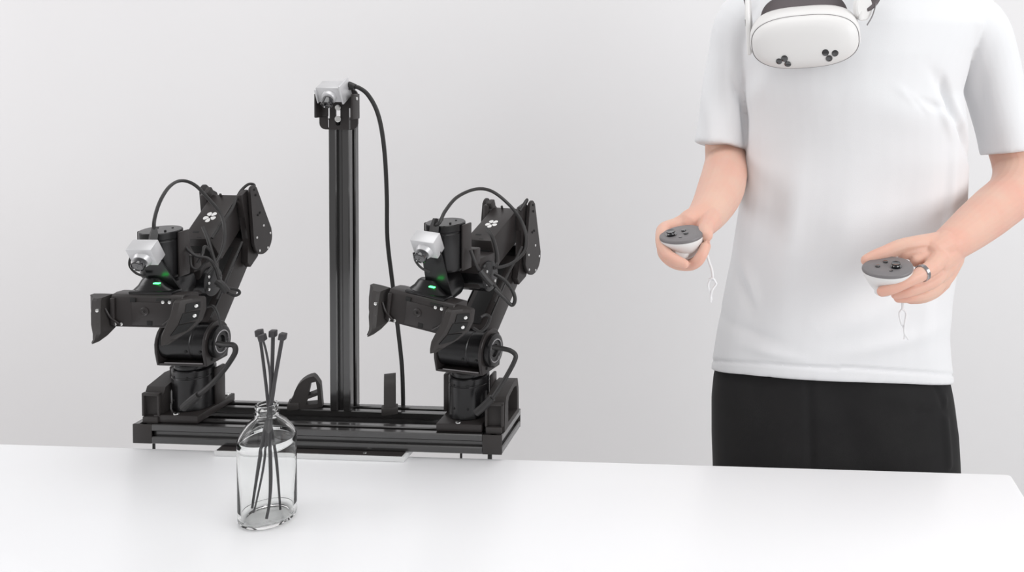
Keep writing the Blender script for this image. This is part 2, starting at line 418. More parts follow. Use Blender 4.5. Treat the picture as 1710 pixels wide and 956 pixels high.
    for a0 in (.0262, -.0362):
        ek.prism([(a0, .072, .338), (a0, .088, .346), (a0, .104, .338), (a0, .124, .296), (a0, .130, .262), (a0, .118, .226), (a0, .096, .212), (a0, .086, .222), (a0, .090, .262), (a0, .080, .300)], (.010, 0, 0), .001)
    obj('elbow_bracket', ek, M['black'], root, TE)
    # ---- forearm
    dF = V((0, .79, .613)).normalized(); uF = V((0, -dF.z, dF.y))
    c0 = V((0, .020, .2585)) if False else V((0, .0225, .2575))
    RF = Matrix((V((1, 0, 0)), dF, V((1, 0, 0)).cross(dF))).transposed()
    TFm = TE @ Matrix.Translation(c0) @ RF.to_4x4()
    fb = B().box((-.0232, .0, -.0255), (.0232, .098, .0255), .003)
    fo = obj('forearm', fb, M['black'], root, TFm)
    obj('front_recess_shade', B().box((-.0165, -.0006, -.020), (.0165, .004, .008), .001), M['dark'], fo, TFm)  # no hollow here: dark block paints the recess's shade
    obj('slot', B().box((-.012, .013, .0250), (-.002, .0165, .0258), .0003).box((.000, .003, .0250), (.008, .0048, .0258), .0003), M['dark'], fo, TFm)  # thin raised strips, slot shade painted as near-black
    # five petal flower emblem printed in white on the forearm
    fl = B()
    for k in range(6):
        if k == 0: pass
        a = radians(90+60*k+30)
        if k == 5: continue
        a = radians(126+72*k); cpx, cpy = .0062*cos(a), .0062*sin(a)
        pts = []
        for i in range(14):
            t = 2*pi*i/14; rx, ry = .0044*cos(t), .0036*sin(t)*(1+.35*cos(t))
            pts.append((.000+cpx+rx*cos(a)-ry*sin(a), .047+cpy*1.15+rx*sin(a)+ry*cos(a), .0256))
        fl.prism(pts, (0, 0, .0003), 0)
    obj('flower_emblem', fl, M['white'], fo, TFm)
    # clips on top of the elbow
    obj('cable_clip', B().box((-.030, .090, .0255), (-.022, .104, .0365), .001).box((-.006, .092, .0255), (-.003, .095, .031), .0005), M['plastic'], fo, TFm)
    # ---- wrist joint block below the forearm's front end
    wb = B().box((-.027, -.022, .196), (.027, .026, .244), .003)
    wj = obj('wrist_bracket', wb, M['black'], root, TW)
    wm = obj('wrist_motor', B().cyl((-.031, .0, .212), (.033, .0, .212), .0235), M['motor'], root, TW)
    for b_, z_ in ((-.012, .222), (-.012, .212), (-.012, .202), (.012, .222), (.012, .202)):
        screw((.0335, b_, z_), (1, 0, 0), .0024, wm, TW)
    # ---- standing wrist motor with its cheeks
    cb = V((0, -.069, 0))
    vm = obj('upright_motor', B().lathe(cb+V((0, 0, .236)), (0, -.05, 1), [(.020, 0), (.026, .002), (.0285, .007), (.0285, .058), (.0276, .059), (.0276, .061), (.0285, .062), (.0285, .071), (.0275, .0722)]), M['motor'], root, TW)
    for a, z_ in ((-78, .292), (-60, .292), (-70, .255)):
        n = V((cos(radians(a)), sin(radians(a)), 0)); screw(cb+n*.0283+V((0, -.003, z_)), n, .0019, vm, TW, 'dark')
    for a, b_ in ((.010, .012), (-.012, .010), (.014, -.010)):
        screw(cb+V((a, b_-.0035, .3084)), (0, 0, 1), .0016, vm, TW, 'dark')
    wc = B()
    wc.box((.0290, -.078, .238), (.0325, -.054, .306), .0012)
    wc.box((-.0335, -.078, .282), (-.0290, -.052, .306), .0015)
    wc.box((-.0290, -.040, .236), (.0290, -.0225, .262), .0015)
    obj('wrist_cheeks', wc, M['black'], root, TW)
    # ---- gripper head, rolled about the pointing axis
    pv = V((0, -.09, .205))
    TG = TW @ Matrix.Translation(grip_shift) @ Matrix.Translation(pv) @ Matrix.Rotation(roll, 4, 'Y') @ Matrix.Translation(-pv)
    nk = B().cyl((0, -.030, .222), (0, -.082, .214), .0255, seg=36)
    nk.lathe((0, -.078, .2145), (0, -1, -.15), [(.0262, 0), (.0272, .001), (.0272, .004), (.022, .010), (.017, .022)])
    obj('roll_motor', nk, M['motor'], root, TG)
    gb = B()
    prof = [(-.110, .171), (-.110, .2155), (-.107, .219), (-.098, .2195), (-.085, .219), (-.072, .215), (-.072, .175), (-.075, .171)]
    gb.prism([(-.050, b_, z_) for b_, z_ in prof], (.108, 0, 0), .0012)
    gb.prism([(-.022, -.108, .2192), (-.014, -.090, .2320), (-.012, -.074, .236), (.014, -.074, .236), (.018, -.090, .230), (.026, -.108, .2192)], (0, .004, 0), .001) if False else None
    gbo = obj('gripper_body', gb, M['black'], root, TG)
    obj('face_plate', B().box((-.018, -.1112, .1745), (.052, -.1098, .2085), .0006), M['black'], gbo, TG)
    for lo_, hi_ in (((-.020, -.1118, .2085), (-.012, -.1095, .2145)), ((.005, -.1118, .1745), (.013, -.1095, .181)), ((.020, -.1118, .211), (.040, -.1095, .2145))):
        obj('recess_shade', B().box(lo_, hi_, .0003), M['dark'], gbo, TG)  # blocks stand proud, the shade inside the holes is their colour
    obj('face_hub', B().lathe((.0015, -.1108, .195), (0, -1, 0), [(.0066, 0), (.0066, .0012), (.0056, .0016), (.0046, .0010), (.0028, .0012), (.0020, .0004)], seg=24), M['black'], gbo, TG)
    for a, z_ in ((.030, .2095), (.040, .2095), (-.043, .1755), (-.0335, .1755)):
        screw((a, -.1113, z_), (0, -1, 0), .0026, gbo, TG)
    # neck between roll motor and body, with the status light
    ncb = B().rings([[V((c_+x_*sx, -.094+y_*sy, z_)) for x_, y_ in [(cos(2*pi*i/28), sin(2*pi*i/28)) for i in range(28)]]
                     for z_, sx, sy, c_ in ((.217, .036, .013, .004), (.222, .032, .012, .004), (.230, .022, .011, .003), (.238, .016, .009, .002), (.2415, .012, .007, .002))])
    ncb.box((-.026, -.107, .2185), (.040, -.084, .2235), .0015)
    nc = obj('gripper_neck', ncb, M['motor'], root, TG)
    obj('status_light', B().box((.012, -.1075, .2345), (.021, -.1030, .2362), .0005), M['led'], nc, TG)
    # ---- fingers
    for s in (-1, 1):
        A = lambda a, f, z_: V((s*a+(.002 if s > 0 else -.009), -f, z_))
        pts = []
        fbm = B()
        # stack of outlines from the top of the finger down to its tip (inner edge, outer edge, front, back)
        st = [(.215, .050, .079, .094, .120), (.212, .049, .080, .092, .123), (.195, .047, .080, .092, .127), (.180, .043, .076, .095, .132), (.168, .040, .066, .103, .136), (.160, .042, .056, .116, .139), (.155, .045, .051, .128, .141)]
        rs = []
        for z_, i_, o_, bk, ft in st:
            wd_ = o_-i_
            rs.append([A(i_, bk, z_), A(i_, ft-.004, z_), A(i_+wd_*.12, ft, z_), A(i_+wd_*.36, ft-.001, z_), A(i_+wd_*.68, (bk+ft)/2+.001, z_), A(o_, bk+.008, z_), A(o_, bk, z_), A(i_+wd_*.5, bk-.001, z_)])
        fbm.rings(rs if s > 0 else [r[::-1] for r in rs])
        fg = obj('finger', fbm, M['plastic'], root, TG, ang=28)
        if s > 0:                       # dark inlays paint the shade of windows between the outer ribs
            def onf(z_, t, lift=.0006):     # on the oblique outer face, t from the front ridge to the back edge
                for q in range(len(st)-1):
                    if st[q][0] >= z_ >= st[q+1][0]: break
                k_ = (st[q][0]-z_)/(st[q][0]-st[q+1][0]); v_ = [a_+(b_-a_)*k_ for a_, b_ in zip(st[q], st[q+1])]
                P0 = A(v_[1]+(v_[2]-v_[1])*.36, v_[4]-.001, z_); P1 = A(v_[2], v_[3]+.008, z_); p_ = P0.lerp(P1, t)
                d_ = P1-P0; n_ = V((d_.y, -d_.x, 0)).normalized(); return p_+n_*lift
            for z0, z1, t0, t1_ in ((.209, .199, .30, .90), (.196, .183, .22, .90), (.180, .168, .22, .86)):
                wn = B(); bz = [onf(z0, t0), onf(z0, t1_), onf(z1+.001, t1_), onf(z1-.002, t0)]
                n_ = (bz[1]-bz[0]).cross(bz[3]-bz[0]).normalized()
                wn.prism(bz, n_*-.0016 if n_.y < 0 else n_*.0016, 0); obj('rib_window_shade', wn, M['dark'], fg, TG)
            for z_ in (.204, .190):
                p_ = onf(z_, .72, .001); screw(p_, (.6, -.8, 0), .0026, fg, TG)
        else:
            for a_, z_ in ((-.0585, .199), (-.0570, .182)):
                screw((a_, -.1255-(.199-z_)*.15, z_), (0, -1, 0), .0026, fg, TG)

        cr = B().tube([A(.028, .112, .176), A(.040, .113, .186), A(.047, .114, .199)], .0016)
        cr.box((s*.046-.003, -.1135, .174), (s*.046+.003, -.1105, .214), .0008)
        obj('finger_slide', cr, M['black'], fg, TG)
    # ---- wrist camera
    RC = Matrix.Rotation(radians(34), 3, 'X'); RCz = Matrix.Rotation(radians(4), 3, 'Z')
    cam_shift = V(cam_shift)
    TC = TW @ Matrix.Translation(V((.009, -.118, .284))+cam_shift) @ (Matrix.Rotation(cam_lean, 3, 'Y') @ RCz @ RC).to_4x4()
    ch = B().box((-.0180, -.010, -.0165), (.0180, .011, .0150), .001)
    co = obj('camera_housing', ch, M['silver'], root, TC)
    obj('lens_collar', B().lathe((0, -.010, -.004), (0, -1, 0), [(.013, 0), (.012, .003), (.0105, .006), (.0098, .006)]), M['silver'], co, TC)
    obj('camera_lens', B().lathe((0, -.015, -.004), (0, -1, 0), [(.0085, 0), (.0092, .001), (.0092, .010), (.0080, .011), (.0072, .0095), (.004, .0092), (.001, .0098)]), M['lens'], co, TC)
    cq = [TW @ (V((.013, -.108, .298))+cam_shift), TW @ (V((.0135, -.106, .309))+cam_shift), TW @ (V((.014, -.105, .319))+cam_shift)]
    obj('cable_plug', B().tube([(*cq[0], .0068), (*cq[1], .0064), (*cq[2], .0036)], .006, seg=4, n=3, smooth=False), M['rubber'], co)
    # sheet that carries the camera
    pb = B()
    cs3 = TG.inverted().to_3x3() @ (TW.to_3x3() @ cam_shift); up3 = lambda p: TG.inverted() @ TW @ (V(p)+cam_shift)
    P_ = [up3((-.006, -.111, .272)), up3((.026, -.111, .272)), V((.040, -.088, .222)), V((.032, -.086, .220)), V((-.001, -.095, .236))]
    pb.prism(P_, (0, .0018, .0012), .0004)
    obj('camera_bracket', pb, M['motor'], root, TG)
    # ---- cables
    for ci, (pts, r) in enumerate(cable_px):
        cp = [cq[1]] if ci == 0 else []
        if ci == 0: pts = pts[1:]
        for x_, y_, wd in pts: cp.append(TF @ FL(x_, y_, wd))
        obj('cable', B().tube(cp, r, n=7), M['rubber'], root)
    return root

LC = [
    ([(256, 386, -.062), (258, 366, -.055), (268, 335, -.03), (284, 311, .01), (303, 302, .05), (325, 309, .07), (348, 332, .075), (369, 358, .075), (375, 385, .06), (372, 415, .045), (360, 440, .03), (345, 458, .015)], .0026),
    ([(424, 318, .155), (424, 309, .155), (415, 308, .15), (404, 317, .14), (396, 330, .125), (386, 352, .105), (368, 378, .075), (354, 398, .058)], .0024),
    ([(339, 380, .055), (346, 396, .04), (353, 420, .03), (360, 442, .025), (368, 462, .02)], .0028),
    ([(303, 396, -.01), (312, 415, -.012), (328, 428, -.012), (348, 432, -.008), (360, 448, 0), (366, 468, .005), (374, 480, .01), (395, 484, .03), (400, 490, .035), (392, 494, .03), (380, 489, .02)], .0022),
    ([(228, 423, -.055), (218, 431, -.055), (217, 445, -.055), (228, 457, -.055), (246, 463, -.055)], .0017),
    ([(318, 427, -.01), (320, 445, -.012), (332, 450, -.010), (341, 440, -.008), (347, 436, -.008)], .0018),
    ([(352, 420, .02), (342, 412, .01), (338, 425, .0), (330, 440, -.005)], .0022),
    ([(347, 513, .02), (356, 512, .02), (364, 525, .02), (369, 548, .02)], .0022),
    ([(363, 574, .028), (376, 576, .022), (390, 577, .018), (393, 588, .014), (383, 606, .008), (368, 626, .002), (350, 645, -.004), (330, 661, -.006), (318, 670, -.006)], .0040),
    ([(362, 470, .005), (370, 476, .006), (379, 487, .01)], .0055),
    ([(332, 660, -.0065), (318, 671, -.0065), (306, 682, -.007)], .0062),
    ([(404, 404, .10), (392, 432, .082), (378, 464, .06), (362, 500, .035)], .0018),
]
RC_ = [
    ([(729, 382, -.065), (734, 372, -.060), (744, 352, -.045), (764, 329, -.01), (795, 316, .03), (822, 320, .06), (850, 342, .075), (870, 368, .075), (879, 395, .06), (876, 420, .045), (858, 438, .03), (838, 446, .02), (824, 447, .01)], .0026),
    ([(868, 352, .14), (878, 336, .15), (880, 335, .155), (874, 347, .155)], .0024),
    ([(812, 382, .04), (822, 396, .03), (829, 420, .025), (830, 440, .02), (826, 448, .01)], .0030),
    ([(786, 418, -.02), (794, 440, -.02), (803, 455, -.015), (820, 470, -.01), (836, 490, -.005)], .0026),
    ([(691, 422, -.07), (694, 436, -.07), (704, 448, -.065), (718, 455, -.06)], .0017),
    ([(826, 458, .005), (842, 468, .0), (855, 484, .0), (860, 500, .0), (855, 510, .0), (842, 498, -.005), (826, 482, -.01)], .0028),
    ([(790, 548, .0), (802, 554, .0), (812, 546, .005), (818, 532, .01), (812, 526, .01), (803, 530, .005)], .0024),
    ([(823, 580, .018), (836, 582, .012), (852, 586, .006), (861, 594, .004), (858, 606, .002), (848, 625, .0), (836, 645, -.004), (824, 663, -.006), (812, 679, -.006)], .0036),
    ([(802, 452, -.015), (812, 465, -.012), (822, 476, -.01)], .0055),
    ([(822, 665, -.006), (808, 679, -.007), (795, 690, -.008)], .0060),
    ([(872, 412, .10), (858, 440, .08), (842, 470, .06), (826, 505, .03)], .0018),
]
robot_arm('black robot arm on the left of the frame, gripper held level, nearer the bottle', 0, 0.0, 0.0, LC, 'pair of robot arms')
robot_arm('black robot arm on the right of the frame, gripper tilted down to the right', .4455, radians(-12), radians(8), RC_, 'pair of robot arms', (.010, -.025), radians(-15), (.003, .002, .0195), (-.022, 0, -.014), (-.010, 0, .000), radians(5))

# ------------------------------------------------------------------ camera on the post
pc = thing('overhead_camera', 'small silver camera on a black slotted bracket atop the tall post', 'camera', TF @ V((pu, .066, .47)))
q0, q1 = FL(524, 148, .066), FL(598, 217, .066)
cxm = (FL(532, 200, .066).x+q1.x)/2
def rr2(x0, z0, x1, z1, r, yv):
    return [V((p.x, yv, p.y)) for p in rrect(x0, z0, x1, z1, r, 0, 4)]
xa, xb, za, zb = FL(534, 200, .066).x, q1.x, q1.z, q0.z
bk = B().prism(rr2(xa, za, xb, zb, .010, .0645), (0, .003, 0), 0, holes=[rr2(FL(546, 0, .066).x, FL(0, 206, .066).z, FL(550, 0, .066).x, FL(0, 173, .066).z, .0015, .0645), rr2(FL(582, 0, .066).x, FL(0, 208, .066).z, FL(584.5, 0, .066).x, FL(0, 173, .066).z, .001, .0645),
     rr2(FL(560, 0, .066).x, FL(0, 202, .066).z, FL(568, 0, .066).x, FL(0, 172, .066).z, .003, .0645)])
brk = obj('slotted_bracket', bk, M['black'], pc, TF)
obj('bracket_wing', B().box((FL(524, 0, .05).x, .048, FL(0, 190, .05).z), (FL(528, 0, .05).x, .0675, FL(0, 150, .05).z), .0015).box((FL(526, 0, .05).x, .0625, FL(0, 188, .05).z), (FL(540, 0, .05).x, .0645, FL(0, 150, .05).z), .001), M['black'], pc, TF)
obj('bracket_wing', B().box((FL(589, 0, .05).x+.001, .040, FL(0, 191, .05).z), (FL(589, 0, .05).x+.004, .064, FL(0, 150, .05).z), .001), M['black'], pc, TF)
for x_, y_, r in ((564, 180, .0048), (564, 199, .0052)):
    p = FL(x_, y_, .062); screw((p.x, .0630, p.z), (0, -1, 0), r, brk, TF)
p = FL(595, 165, .05); screw((FL(589, 0, .05).x+.0045, .052, p.z), (1, 0, 0), .0028, brk, TF)
p = FL(556, 153, .045)
TH = TF @ Matrix.Translation(p) @ (Matrix.Rotation(radians(-24), 3, 'X') @ Matrix.Rotation(radians(2), 3, 'Y')).to_4x4() if False else TF @ Matrix.Translation(p) @ Matrix.Rotation(radians(26), 4, 'X')
hb = B().box((-.0195, -.012, -.0125), (.0195, .012, .0125), .001)
ho = obj('camera_housing', hb, M['silver'], pc, TH)
obj('side_plate', B().box((.0185, -.016, -.014), (.0212, .016, .017), .0006), M['silver'], ho, TH)
obj('side_plate', B().box((-.0212, -.015, -.013), (-.0190, .015, .010), .0006), M['silver'], ho, TH)
obj('lens_collar', B().lathe((-.001, -.012, -.003), (0, -1, 0), [(.0115, 0), (.011, .003), (.0095, .006)]), M['silver'], ho, TH)
obj('camera_lens', B().lathe((-.001, -.016, -.005), (0, -1, -.5), [(.0078, 0), (.0085, .001), (.0085, .011), (.0075, .012), (.0068, .0105), (.003, .0103), (.001, .011)]), M['lens'], ho, TH)
obj('neck_block', B().box((-.013, .010, -.016), (.013, .024, .004), .002), M['black'], pc, TH)
obj('cable_plug', B().tube([TFI @ (TF @ FL(*a)) for a in ((578, 141, .055), (584, 142, .055), (593, 146, .055))], .0052, seg=12).box(FL(580, 150, .06), FL(590, 141, .052), .001), M['rubber'], pc, TF)
pcp = [(588, 144, .055), (600, 147, .055), (614, 158, .056), (628, 182, .06), (637, 215, .065), (643, 265, .08), (646, 330, .1), (647, 400, .11), (655, 470, .112), (664, 545, .113), (671, 610, .112), (673, 660, .110), (673, 690, .1095)]
obj('camera_cable', B().tube([FL(*a) for a in pcp], .0033), M['rubber'], pc, TF)

# ------------------------------------------------------------------ bottle and zip ties
c_ = V((0, 0, CAMZ)); dv = C(447, 866, 1)-c_; BP = c_+dv*((TZ-CAMZ)/dv.z)
outer = [(.0, .0022), (.022, .0015), (.028, .0002), (.031, .0006), (.0338, .003), (.0350, .008), (.0352, .015), (.0352, .100), (.0347, .108), (.0325, .1155), (.0285, .1225), (.0230, .1290), (.0180, .1335), (.0150, .1362), (.0142, .1385), (.0143, .1402), (.0150, .1412), (.0150, .1432), (.0136, .1445), (.0134, .1478), (.0139, .149), (.0139, .1520), (.0132, .1532)]
inner = [(.0115, .1532), (.0108, .1520), (.0108, .138), (.0125, .1350), (.0160, .1316), (.0210, .127), (.0265, .1205), (.0305, .1138), (.0334, .107), (.0338, .100), (.0338, .013), (.0320, .008), (.029, .0055), (.0, .0045)]
prof = [(max(r, 1e-4), z_) for r, z_ in spline(outer, 3)+inner]
bottle = obj('glass_bottle', B().lathe(BP, (0, 0, 1), prof, seg=72), M['glass'], origin=BP, ang=180)
tag(bottle, 'clear round-shouldered glass bottle standing on the white table in front of the left robot arm', 'bottle')
def BPz(x, y, off=0): return C(x, y, BP.y+off)
ties = [
    ('zip tie in the bottle with the leftmost head', [(433, 556, .004), (439, 600, .003), (445, 650, .001), (448, 680, 0), (453, 715, .004), (461, 765, .008), (466, 820, .010), (469, 856, .012)], .0022),
    ('thin zip tie bending away just behind the leftmost one', [(438, 564, -.006), (445, 590, -.005), (451, 630, -.003), (450, 680, -.001), (446, 725, -.010), (440, 780, -.016), (429, 835, -.020), (423, 858, -.020)], .0016),
    ('upright zip tie with the tallest head, middle of the bunch', [(456, 557, .001), (455, 600, .001), (453, 650, .002), (452, 685, .003), (451, 740, .000), (452, 800, -.008), (450, 840, -.014), (445, 868, -.018)], .0026),
    ('zip tie leaning right with the rightmost head', [(472, 562, -.004), (466, 595, -.003), (459, 635, -.002), (453, 675, -.003), (443, 715, .004), (434, 765, .010), (425, 820, .014), (419, 856, .016)], .0026),
]
for lb, pts, r in ties:
    t = thing('zip_tie', lb, 'zip tie', BPz(pts[-1][0], pts[-1][1], pts[-1][2]), 'zip ties in the glass bottle')
    W3 = [BPz(x_, y_, o_) for x_, y_, o_ in pts]
    obj('strap', B().tube([(*p, r*(1 if i < len(W3)-2 else .75)) for i, p in enumerate(W3)], r, seg=8, flatx=.4), M['tie'], t)
    h0 = W3[0]; dr = (W3[0]-W3[1]).normalized(); x, y, z = frame_from(dr)
    Rh = Matrix((x, y, z)).transposed(); Th = Matrix.Translation(h0) @ Rh.to_4x4()
    hd = obj('head', B().box((-.0046, -.0042, -.0048), (.0046, .0042, .0042), .0014), M['tie'], t, Th)
    obj('slot', B().box((-.0018, -.0039, -.002), (.0018, .0039, .0012), .0002), M['dark'], hd, Th)

# ------------------------------------------------------------------ person
PY = 1.47
pz = C(1400, 640, PY)
person = thing('person', 'person in a white T-shirt and black trousers standing behind the table, holding two controllers', 'person', (pz.x, PY, 0))
def P4(x, y, d, r): return (*C(x, y, d), r)
bb = B()
# torso core, neck, head (all above or inside the clothing)
bb.limb([P4(1400, 560, 1.48, .075), P4(1410, 480, 1.48, .09), P4(1425, 250, 1.48, .10), P4(1430, 90, 1.49, .09), P4(1430, 20, 1.49, .065)], seg=20)
bb.limb([P4(1258, 60, 1.49, .030), P4(1340, 30, 1.49, .036), P4(1430, 10, 1.49, .045), P4(1520, 30, 1.49, .036), P4(1612, 66, 1.505, .030)], seg=16)
bb.limb([P4(1430, 0, 1.49, .060), P4(1428, -80, 1.485, .058), P4(1424, -120, 1.475, .057), P4(1422, -160, 1.475, .060)], seg=16)
HC = C(1420, -232, 1.465); HYaw = Matrix.Rotation(radians(-14), 3, 'Z'); 
hd_ = lambda x, y, z_: HC+HYaw @ V((x, y, z_))
bb.ball(hd_(0, .012, .03), (.076, .092, .088)); bb.ball(hd_(0, -.012, -.035), (.060, .070, .075)); bb.ball(hd_(0, -.045, -.083), (.030, .026, .022))
bb.limb([(*hd_(0, -.078, .02), .008), (*hd_(0, -.090, -.005), .011), (*hd_(0, -.094, -.022), .014)], seg=10)
bb.ball(hd_(-.011, -.086, -.024), .008); bb.ball(hd_(.011, -.086, -.024), .008)
bb.ball(hd_(0, -.074, -.050), (.024, .010, .006)); bb.ball(hd_(0, -.072, -.060), (.021, .011, .007))
for s in (-1, 1):
    bb.ball(hd_(s*.030, -.070, .006), (.015, .010, .011)); bb.ball(hd_(s*.030, -.072, .024), (.022, .010, .006))
    bb.ball(hd_(s*.078, .012, -.005), (.010, .018, .032))
# arm on the left of the picture (reaching towards the camera)
bb.limb([P4(1250, 66, 1.492, .032), P4(1220, 150, 1.492, .031), P4(1210, 225, 1.487, .033), P4(1213, 268, 1.475, .037), P4(1210, 292, 1.43, .038), P4(1203, 318, 1.37, .0375), P4(1190, 345, 1.30, .032), P4(1173, 367, 1.245, .026), P4(1155, 378, 1.222, .024)], seg=24)
# palm and heel of that hand, behind the controller
bb.limb([P4(1174, 368, 1.240, .024), P4(1152, 377, 1.224, .021), P4(1128, 384, 1.214, .016)], seg=16)
bb.limb([P4(1172, 374, 1.240, .022), P4(1152, 390, 1.228, .020), P4(1130, 402, 1.220, .016)], seg=16)
bb.limb([P4(1172, 380, 1.240, .018), P4(1160, 400, 1.232, .017), P4(1146, 415, 1.224, .014)], seg=16)
def digit(pts): bb.limb([P4(*p) for p in pts], seg=12, n=5)
digit([(1128, 380, 1.214, .0135), (1110, 384, 1.200, .0110), (1106, 395, 1.176, .0098), (1107, 411, 1.158, .0092), (1114, 425, 1.146, .0082), (1128, 435, 1.138, .0080), (1143, 441, 1.136, .0066)])
digit([(1126, 398, 1.218, .0130), (1112, 408, 1.205, .0118), (1110, 424, 1.185, .0095), (1126, 439, 1.168, .0085), (1149, 444, 1.152, .0074), (1163, 438, 1.144, .0080), (1172, 426, 1.144, .0078), (1177, 413, 1.150, .0070)])
digit([(1138, 410, 1.224, .0120), (1126, 424, 1.212, .0110), (1134, 438, 1.190, .0085), (1154, 440, 1.174, .0082), (1170, 428, 1.166, .0082), (1178, 412, 1.168, .0078)])
digit([(1150, 416, 1.228, .0105), (1144, 428, 1.216, .0090), (1156, 436, 1.200, .0080), (1169, 426, 1.190, .0078), (1178, 404, 1.188, .0070)])
digit([(1186, 366, 1.238, .0180), (1184, 374, 1.212, .0150), (1180, 380, 1.190, .0118), (1178, 386, 1.172, .0108), (1180, 393, 1.158, .0090)])
# arm on the right of the picture
bb.limb([P4(1622, 75, 1.508, .034), P4(1655, 160, 1.515, .035), P4(1678, 225, 1.508, .037), P4(1698, 283, 1.49, .041), P4(1690, 322, 1.44, .0405), P4(1660, 350, 1.375, .0385), P4(1628, 376, 1.31, .034), P4(1600, 398, 1.255, .0285), P4(1582, 411, 1.225, .025)], seg=24)
bb.limb([P4(1592, 402, 1.245, .025), P4(1574, 412, 1.213, .0205), P4(1562, 418, 1.198, .0165)], seg=16)
bb.limb([P4(1590, 410, 1.243, .024), P4(1577, 428, 1.210, .0195), P4(1567, 440, 1.190, .0160)], seg=16)
bb.limb([P4(1588, 420, 1.243, .021), P4(1578, 442, 1.212, .0175), P4(1568, 458, 1.192, .0140)], seg=16)
bb.limb([P4(1590, 430, 1.245, .018), P4(1580, 455, 1.218, .0150), P4(1570, 472, 1.200, .0125)], seg=16)
digit([(1585, 404, 1.238, .0180), (1560, 406, 1.212, .0150), (1530, 408, 1.196, .0122), (1503, 413, 1.188, .0112), (1478, 423, 1.182, .0105), (1461, 429, 1.179, .0096), (1447, 435, 1.177, .0082)])
digit([(1570, 430, 1.190, .0135), (1557, 446, 1.168, .0115), (1538, 458, 1.150, .0102), (1514, 470, 1.139, .0092), (1490, 481, 1.135, .0088), (1473, 487, 1.136, .0074)])
digit([(1572, 448, 1.195, .0120), (1562, 467, 1.174, .0102), (1541, 478, 1.158, .0088), (1516, 487, 1.150, .0082), (1496, 492, 1.150, .0070)])
digit([(1574, 462, 1.202, .0115), (1560, 484, 1.184, .0098), (1541, 494, 1.170, .0082), (1519, 497, 1.164, .0076), (1500, 498, 1.164, .0066)])
digit([(1576, 472, 1.208, .0105), (1560, 488, 1.196, .0090), (1540, 497, 1.186, .0084), (1520, 499, 1.182, .0078)])
bb.limb([P4(1580, 408, 1.232, .018), P4(1556, 416, 1.208, .0145), P4(1534, 424, 1.196, .0115)], seg=14)
bb.limb([P4(1566, 412, 1.215, .015), P4(1535, 418, 1.197, .0125), P4(1508, 421, 1.190, .0105)], seg=14)
bb.limb([P4(1572, 418, 1.215, .016), P4(1548, 428, 1.195, .012), P4(1530, 436, 1.185, .009)], seg=14)
body = obj('body', remesh(bb, .0015, 3, .5), M['skin'], person, ang=180)
# eyes and hair
for s in (-1, 1):
    obj('eye', B().ball(hd_(s*.030, -.0735, .006), (.0105, .009, .0065)), M['lens'], person)
hr = B(); hr.ball(hd_(0, .022, .045), (.086, .098, .088)); hr.ball(hd_(0, .045, -.01), (.078, .072, .080)); hr.ball(hd_(0, -.035, .085), (.062, .050, .038))
obj('hair', remesh(hr, .004, 3), M['hair'], person, ang=180)
# nails that can be seen
# finger ring
pR0, pR1 = C(1550, 451, 1.159), C(1532, 461, 1.146)
dR = (pR1-pR0).normalized(); cR = C(1541, 456, 1.153)
obj('ring', B().lathe(cR-dR*.003, dR, [(.0112, 0), (.0119, .0008), (.0119, .0055), (.0112, .0062), (.0104, .0062), (.0104, 0)], seg=40, closed=True, cap=False), M['ring'], person)

# ---- T-shirt
sh = B()
def ring_at(y, xl_, xr_, dc, hd2, n=48, ex=2.25, front=0, yaw=0):
    L, R = C(xl_, y, dc), C(xr_, y, dc); cen = (L+R)/2; a = (R-L).length/2; ax_ = (R-L).normalized()
    out = []
    for j in range(n):
        t = 2*pi*j/n; ct, st = cos(t), sin(t)
        px_ = a*abs(ct)**(2/ex)*(1 if ct > 0 else -1); py_ = hd2*abs(st)**(2/ex)*(1 if st > 0 else -1)
        p = cen+ax_*px_+V((0, 1, 0))*py_
        if py_ < 0: p.z += front*abs(py_/hd2)
        out.append(p)
    return out
rg = [(1600-960+ -8, 1187, 1590), (600, 1189, 1585), (560, 1196, 1583), (500, 1208, 1588), (420, 1225, 1600), (340, 1238, 1611), (260, 1247, 1615), (200, 1247, 1611), (150, 1243, 1604), (90, 1232, 1620), (40, 1230, 1640), (5, 1250, 1630), (-35, 1290, 1580), (-70, 1340, 1520), (-88, 1368, 1492)]
hdp = [.113, .114, .116, .118, .120, .124, .128, .130, .130, .126, .115, .10, .085, .07, .06]
rs_ = []
for i, ((y, a_, b_), h_) in enumerate(zip(rg, hdp)):
    rs_.append(ring_at(y, a_, b_, 1.475, h_, front=.033 if i == 0 else (.026 if i == 1 else (.012 if i == 2 else 0))))
for j, p in enumerate(rs_[0]):                       # the hem runs a little lower to the right
    f_ = (p.x-C(1187, 600, 1.475).x)/.41
    p.z += .014*(1-f_)-.008*f_
sh.rings(rs_)
def sleeve(pts):
    P = spline(pts, 5); rs2 = []
    for i, q in enumerate(P):
        p = V(q[:3]); t = (V(P[min(i+1, len(P)-1)][:3])-V(P[max(i-1, 0)][:3])).normalized()
        x = V((0, 1, 0)); x = (x-t*x.dot(t)).normalized(); y = t.cross(x)
        rs2.append([p+x*cos(2*pi*j/28)*q[4]+y*sin(2*pi*j/28)*q[3] for j in range(28)])
    sh.rings(rs2)
def S5(x, y, d, r, r2): return (*C(x, y, d), r, r2)
sleeve([S5(1300, 0, 1.49, .05, .06), S5(1245, 40, 1.49, .052, .068), S5(1226, 95, 1.495, .0455, .066), S5(1214, 160, 1.495, .0425, .062), S5(1207, 215, 1.49, .044, .060), S5(1203, 244, 1.485, .0455, .059)])
